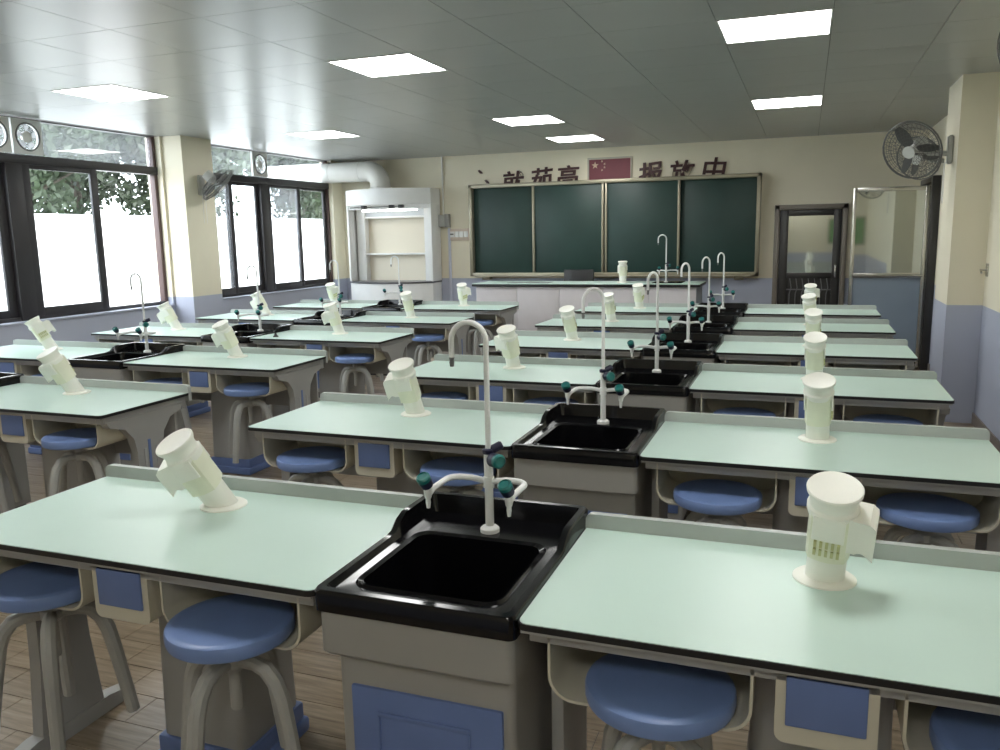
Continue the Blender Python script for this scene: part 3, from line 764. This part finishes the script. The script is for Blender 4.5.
# ------------------------------------------------------------------ doors on the right of the blackboard
d1 = structure('door_1', 'dark-framed door with glass upper half and barred lower half')
d1.location = (.815, YB, 0)
def dfr(b):
    box(b, -.43, -.37, -.06, 0, 0, 1.87, .006); box(b, .37, .43, -.06, 0, 0, 1.87, .006); box(b, -.43, .43, -.06, 0, 1.81, 1.87, .006)
obj('door_frame', BM(dfr), mat('frame_bronze', (.22, .19, .16), .4), d1)
lf = bpy.data.objects.new('door_leaf', None); COL.objects.link(lf); lf.parent = d1
def dl(b):
    box(b, -.365, -.26, -.04, -.005, .02, 1.805, .004); box(b, .27, .365, -.04, -.005, .02, 1.805, .004)
    box(b, -.26, .27, -.04, -.005, 1.73, 1.805, .003); box(b, -.26, .27, -.04, -.005, .95, 1.02, .003); box(b, -.26, .27, -.04, -.005, .02, .2, .003)
obj('leaf_frame', BM(dl), DOORDARK, lf)
bxo('glass_pane', (-.26, .27, -.02, -.012, 1.02, 1.73), MIRROR, lf, smooth=0)
bxo('lower_panel', (-.26, .27, -.018, -.01, .2, .95), DOORDARK, lf, smooth=0)
for i in range(7):
    x = -.22 + i*.073
    obj('grille_bar', BM(lambda b: tube(b, [(x, -.03, .2), (x, -.03, .75), (x+.02, -.03, .83), (x, -.03, .95)], .007, 6)), mat('bar_grey', (.16, .16, .16), .4), lf)
bxo('grille_rail', (-.26, .27, -.038, -.024, .80, .815), mat('bar_grey', (.16, .16, .16), .4), lf, .002)
obj('handle', BM(lambda b: box(b, .30, .325, -.065, -.035, .96, 1.12, .005)), STEEL, lf)

d2 = structure('door_2', 'stainless-framed glass door leaf standing open beside the dark jamb'); d2.location = (XR, 8.53, 0)
def dj(b):
    box(b, -.085, .0, -.07, .03, 0, 2.1, .006); box(b, -.085, 0, .89, .95, 0, 2.1, .006); box(b, -.085, 0, .03, .89, 2.04, 2.1, .004)
obj('door_frame', BM(dj), DOORDARK, d2)
l2 = bpy.data.objects.new('door_leaf', None); COL.objects.link(l2); l2.parent = d2; l2.location = (-.09, -.02, 0)
def dlf(b):
    box(b, -.76, -.72, 0, .04, .03, 2.0, .005); box(b, -.045, 0, 0, .04, .03, 2.0, .005)
    box(b, -.72, -.045, 0, .04, 1.955, 2.0, .004); box(b, -.72, -.045, 0, .04, 1.02, 1.07, .004); box(b, -.72, -.045, 0, .04, .03, .12, .004)
obj('leaf_frame', BM(dlf), STEEL, l2)
bxo('glass_pane', (-.72, -.045, .016, .024, 1.07, 1.955), MIRROR, l2, smooth=0)
bxo('lower_panel', (-.72, -.045, .014, .026, .12, 1.02), mat('door_panel_blue', (.22, .27, .33), .3, var=.05, scale=2), l2, smooth=0)
obj('push_bar', BM(lambda b: tube(b, [(-.73, -.03, 1.045), (-.03, -.03, 1.045)], .014, 10)), STEEL, l2)
for x in (-.7, -.07): obj('bar_mount', BM(lambda b: box(b, x-.012, x+.012, -.03, .005, 1.033, 1.057)), STEEL, l2)
nb = thing('notice_board', 'green notice board on the wall behind the camera, mirrored in the glass door', 'notice board', (1.68, YF, 1.5))
bxo('board', (-.35, .35, 0, .02, -.3, .3), mat('notice_green', (.12, .3, .08), .6, var=.2, scale=4), nb, smooth=0)
def nf(b):
    for q in ((-.38, .38, .3, .33), (-.38, .38, -.33, -.3), (-.38, -.35, -.3, .3), (.35, .38, -.3, .3)): box(b, q[0], q[1], 0, .03, q[2], q[3], .003)
obj('board_frame', BM(nf), ALU, nb)

# ------------------------------------------------------------------ fans
def wall_fan(label, loc, out, face, R_=.21, arm=.24):
    """loc: wall mount point; out: unit vector away from the wall; face: direction the fan blows"""
    t = thing('wall_fan', label, 'fan', loc, 0, 'wall fans')
    out = Vector(out).normalized(); face = Vector(face).normalized()
    hubp = out*arm + Vector((0, 0, .02))
    Q = face.to_track_quat('Z', 'Y').to_matrix().to_4x4(); M = Matrix.Translation(hubp) @ Q
    side = out.cross(Vector((0, 0, 1)))
    b = bmesh.new(); bmesh.ops.create_cube(b, size=1, matrix=Matrix.Translation(out*.02) @ Matrix((out, side, Vector((0, 0, 1)))).transposed().to_4x4() @ Matrix.Diagonal((.04, .09, .22, 1)))
    bmesh.ops.bevel(b, geom=b.edges[:], offset=.008, segments=2, affect='EDGES'); obj('wall_bracket', b, mat('fan_bracket', (.5, .5, .47), .5), t)
    obj('arm', BM(lambda b: tube(b, [out*.03 + Vector((0, 0, -.03)), out*arm*.6 + Vector((0, 0, -.02)), hubp - face*.08], .022, 10)), mat('fan_bracket', (.5, .5, .47), .5), t)
    obj('motor', BM(lambda b: lathe(b, [(.03, -.15), (.055, -.14), (.06, -.06), (.05, -.04), (.02, -.01)], 18, M=M)), mat('fan_bracket', (.5, .5, .47), .5), t)
    def guard(b):
        def ring(r, z, w):
            tube_pts = [M @ Vector((r*math.cos(2*PI*i/28), r*math.sin(2*PI*i/28), z)) for i in range(29)]
            tube(b, tube_pts, w, 5, False)
        ring(R_, .03, .007); ring(R_*.98, .05, .004)
        for k in range(1, 7): ring(R_*(.25+.11*k), .085-.012*(k*.55)**1.3, .0016)
        for i in range(36):
            a = 2*PI*i/36; c, s_ = math.cos(a), math.sin(a)
            tube(b, [M @ Vector((.045*c, .045*s_, .088)), M @ Vector((.14*c, .14*s_, .08)), M @ Vector((R_*c, R_*s_, .04))], .0014, 4, False)
            tube(b, [M @ Vector((.05*c, .05*s_, -.06)), M @ Vector((.15*c, .15*s_, -.05)), M @ Vector((R_*c, R_*s_, .02))], .0014, 4, False)
        for k in range(1, 4): ring(R_*(.35+.17*k), -.055+.016*k, .0016)
    obj('guard', BM(guard), FANGREY, t)
    obj('centre_badge', BM(lambda b: lathe(b, [(.05, .084), (.05, .09), (.035, .093), (0, .094)], 20, M=M)), mat('fan_badge', (.62, .63, .60), .4), t)
    for k in range(3):
        a = 2*PI*k/3
        def blade(b):
            n = 8; top = []; bot = []
            for i in range(n+1):
                u = i/n; r_ = .04+u*(R_-.06); w = .09*math.sin(PI*(.18+.72*u))+.02
                for lst, s_ in ((top, -1), (bot, 1)):
                    aa = a + s_*w/2/max(r_, .05)*.75
                    lst.append(b.verts.new(M @ Vector((r_*math.cos(aa), r_*math.sin(aa), .015 + s_*w*.22))))
            for i in range(n): b.faces.new((top[i], top[i+1], bot[i+1], bot[i]))
            bmesh.ops.solidify(b, geom=b.faces[:], thickness=.003)
        obj('blade', BM(blade), FANBLADE, t)
    for s_ in (-.02, .03):
        p = out*.05 + side*s_
        obj('pull_cord', BM(lambda b: tube(b, [p + Vector((0, 0, -.1)), p + Vector((0, 0, -.42))], .0025, 5)), WHITEPAINT, t)
    return t
wall_fan('grey wall fan on the cream pillar by the door, disc facing the room', (1.84, 6.1, 2.17), (-1, 0, 0), (-.5, -.78, -.38), .235, .28)
wall_fan('grey wall fan farther back, half hidden behind the nearer fan', (XR, 8.0, 2.24), (-1, 0, 0), (-.5, -.75, -.35), .22, .27)
wall_fan('wall fan cut off by the right picture edge near the ceiling', (XR, 3.72, 2.47), (-1, 0, 0), (-.8, -.5, -.3), .19, .24)
wall_fan('wall fan seen edge-on on the cream pillar between the windows', (-5.64, 6.2, 2.18), (1, 0, 0), (.6, .36, -.72), .22, .22)
def exhaust_fan(label, y):
    t = thing('exhaust_fan', label, 'fan', (XL-.02, y, 2.53), 0, 'square exhaust fans in the window tops')
    def plate(b):
        n = 32; zc = 0; s_ = .155
        outer = []; inner = []
        for i in range(n):
            a = 2*PI*i/n; c, q = math.cos(a), math.sin(a); m = max(abs(c), abs(q))
            outer.append((c/m*s_, q/m*s_)); inner.append((c*.118, q*.118))
        for x in (0, ):
            pass
        V = {}
        for tag_, ring, in (('o', outer), ('i', inner)):
            for x in (-.03, .0):
                V[tag_, x] = [b.verts.new((x, p[0], p[1])) for p in ring]
        for i in range(n):
            j = (i+1) % n
            b.faces.new((V['o', 0][i], V['o', 0][j], V['i', 0][j], V['i', 0][i]))
            b.faces.new((V['o', -.03][i], V['i', -.03][i], V['i', -.03][j], V['o', -.03][j]))
            b.faces.new((V['o', 0][j], V['o', 0][i], V['o', -.03][i], V['o', -.03][j]))
            b.faces.new((V['i', 0][i], V['i', 0][j], V['i', -.03][j], V['i', -.03][i]))
    obj('plate', BM(plate), WHITEPAINT, t)
    obj('rim', BM(lambda b: tube(b, [(.004, .12*math.cos(2*PI*i/32), .12*math.sin(2*PI*i/32)) for i in range(33)], .008, 6, False)), FANGREY, t)
    obj('hub', BM(lambda b: lathe(b, [(.052, 0), (.052, .025), (.04, .034), (0, .036)], 18, M=Matrix.Translation((-.03, 0, 0)) @ Matrix.Rotation(PI/2, 4, 'Y'))), WHITEPAINT, t)
    bl = mat('exhaust_blade', (.6, .6, .6), .5)
    for k in range(5):
        a = 2*PI*k/5 + .3
        def bf(b):
            q = []
            for r_, da, x in ((.035, -.35, -.02), (.11, -.38, -.028), (.11, .30, -.005), (.035, .2, -.01)):
                q.append(b.verts.new((x, r_*math.cos(a+da), r_*math.sin(a+da))))
            b.faces.new(q); bmesh.ops.solidify(b, geom=b.faces[:], thickness=.002)
        obj('blade', BM(bf), bl, t)
exhaust_fan('white square exhaust fan in the nearer window top, right one of the pair', 4.28)
exhaust_fan('white square exhaust fan in the nearer window top, cut by the left edge', 3.95)
exhaust_fan('white square exhaust fan in the farther window top beside the duct', 7.72)

# ------------------------------------------------------------------ small things
tag(obj('rubber_stopper', BM(lambda b: lathe(b, [(.022, 0), (.022, .006), (.012, .016), (.008, .034), (.004, .036)], 16)), BLACKP, loc=(LX+.42, 3*P+.12, .78)),
    'tiny black rubber stopper on a table beside the window-side sink', 'stopper')
hk = thing('wall_switch', 'small metal latch on the cream wall at the right picture edge', 'latch', (XR, 5.75, 1.23))
bxo('plate', (-.012, 0, -.03, .03, -.05, .05), STEEL, hk, .003)
obj('lever', BM(lambda b: tube(b, [(-.012, 0, .0), (-.05, 0, .0), (-.05, -.04, -.02)], .008, 8)), STEEL, hk)
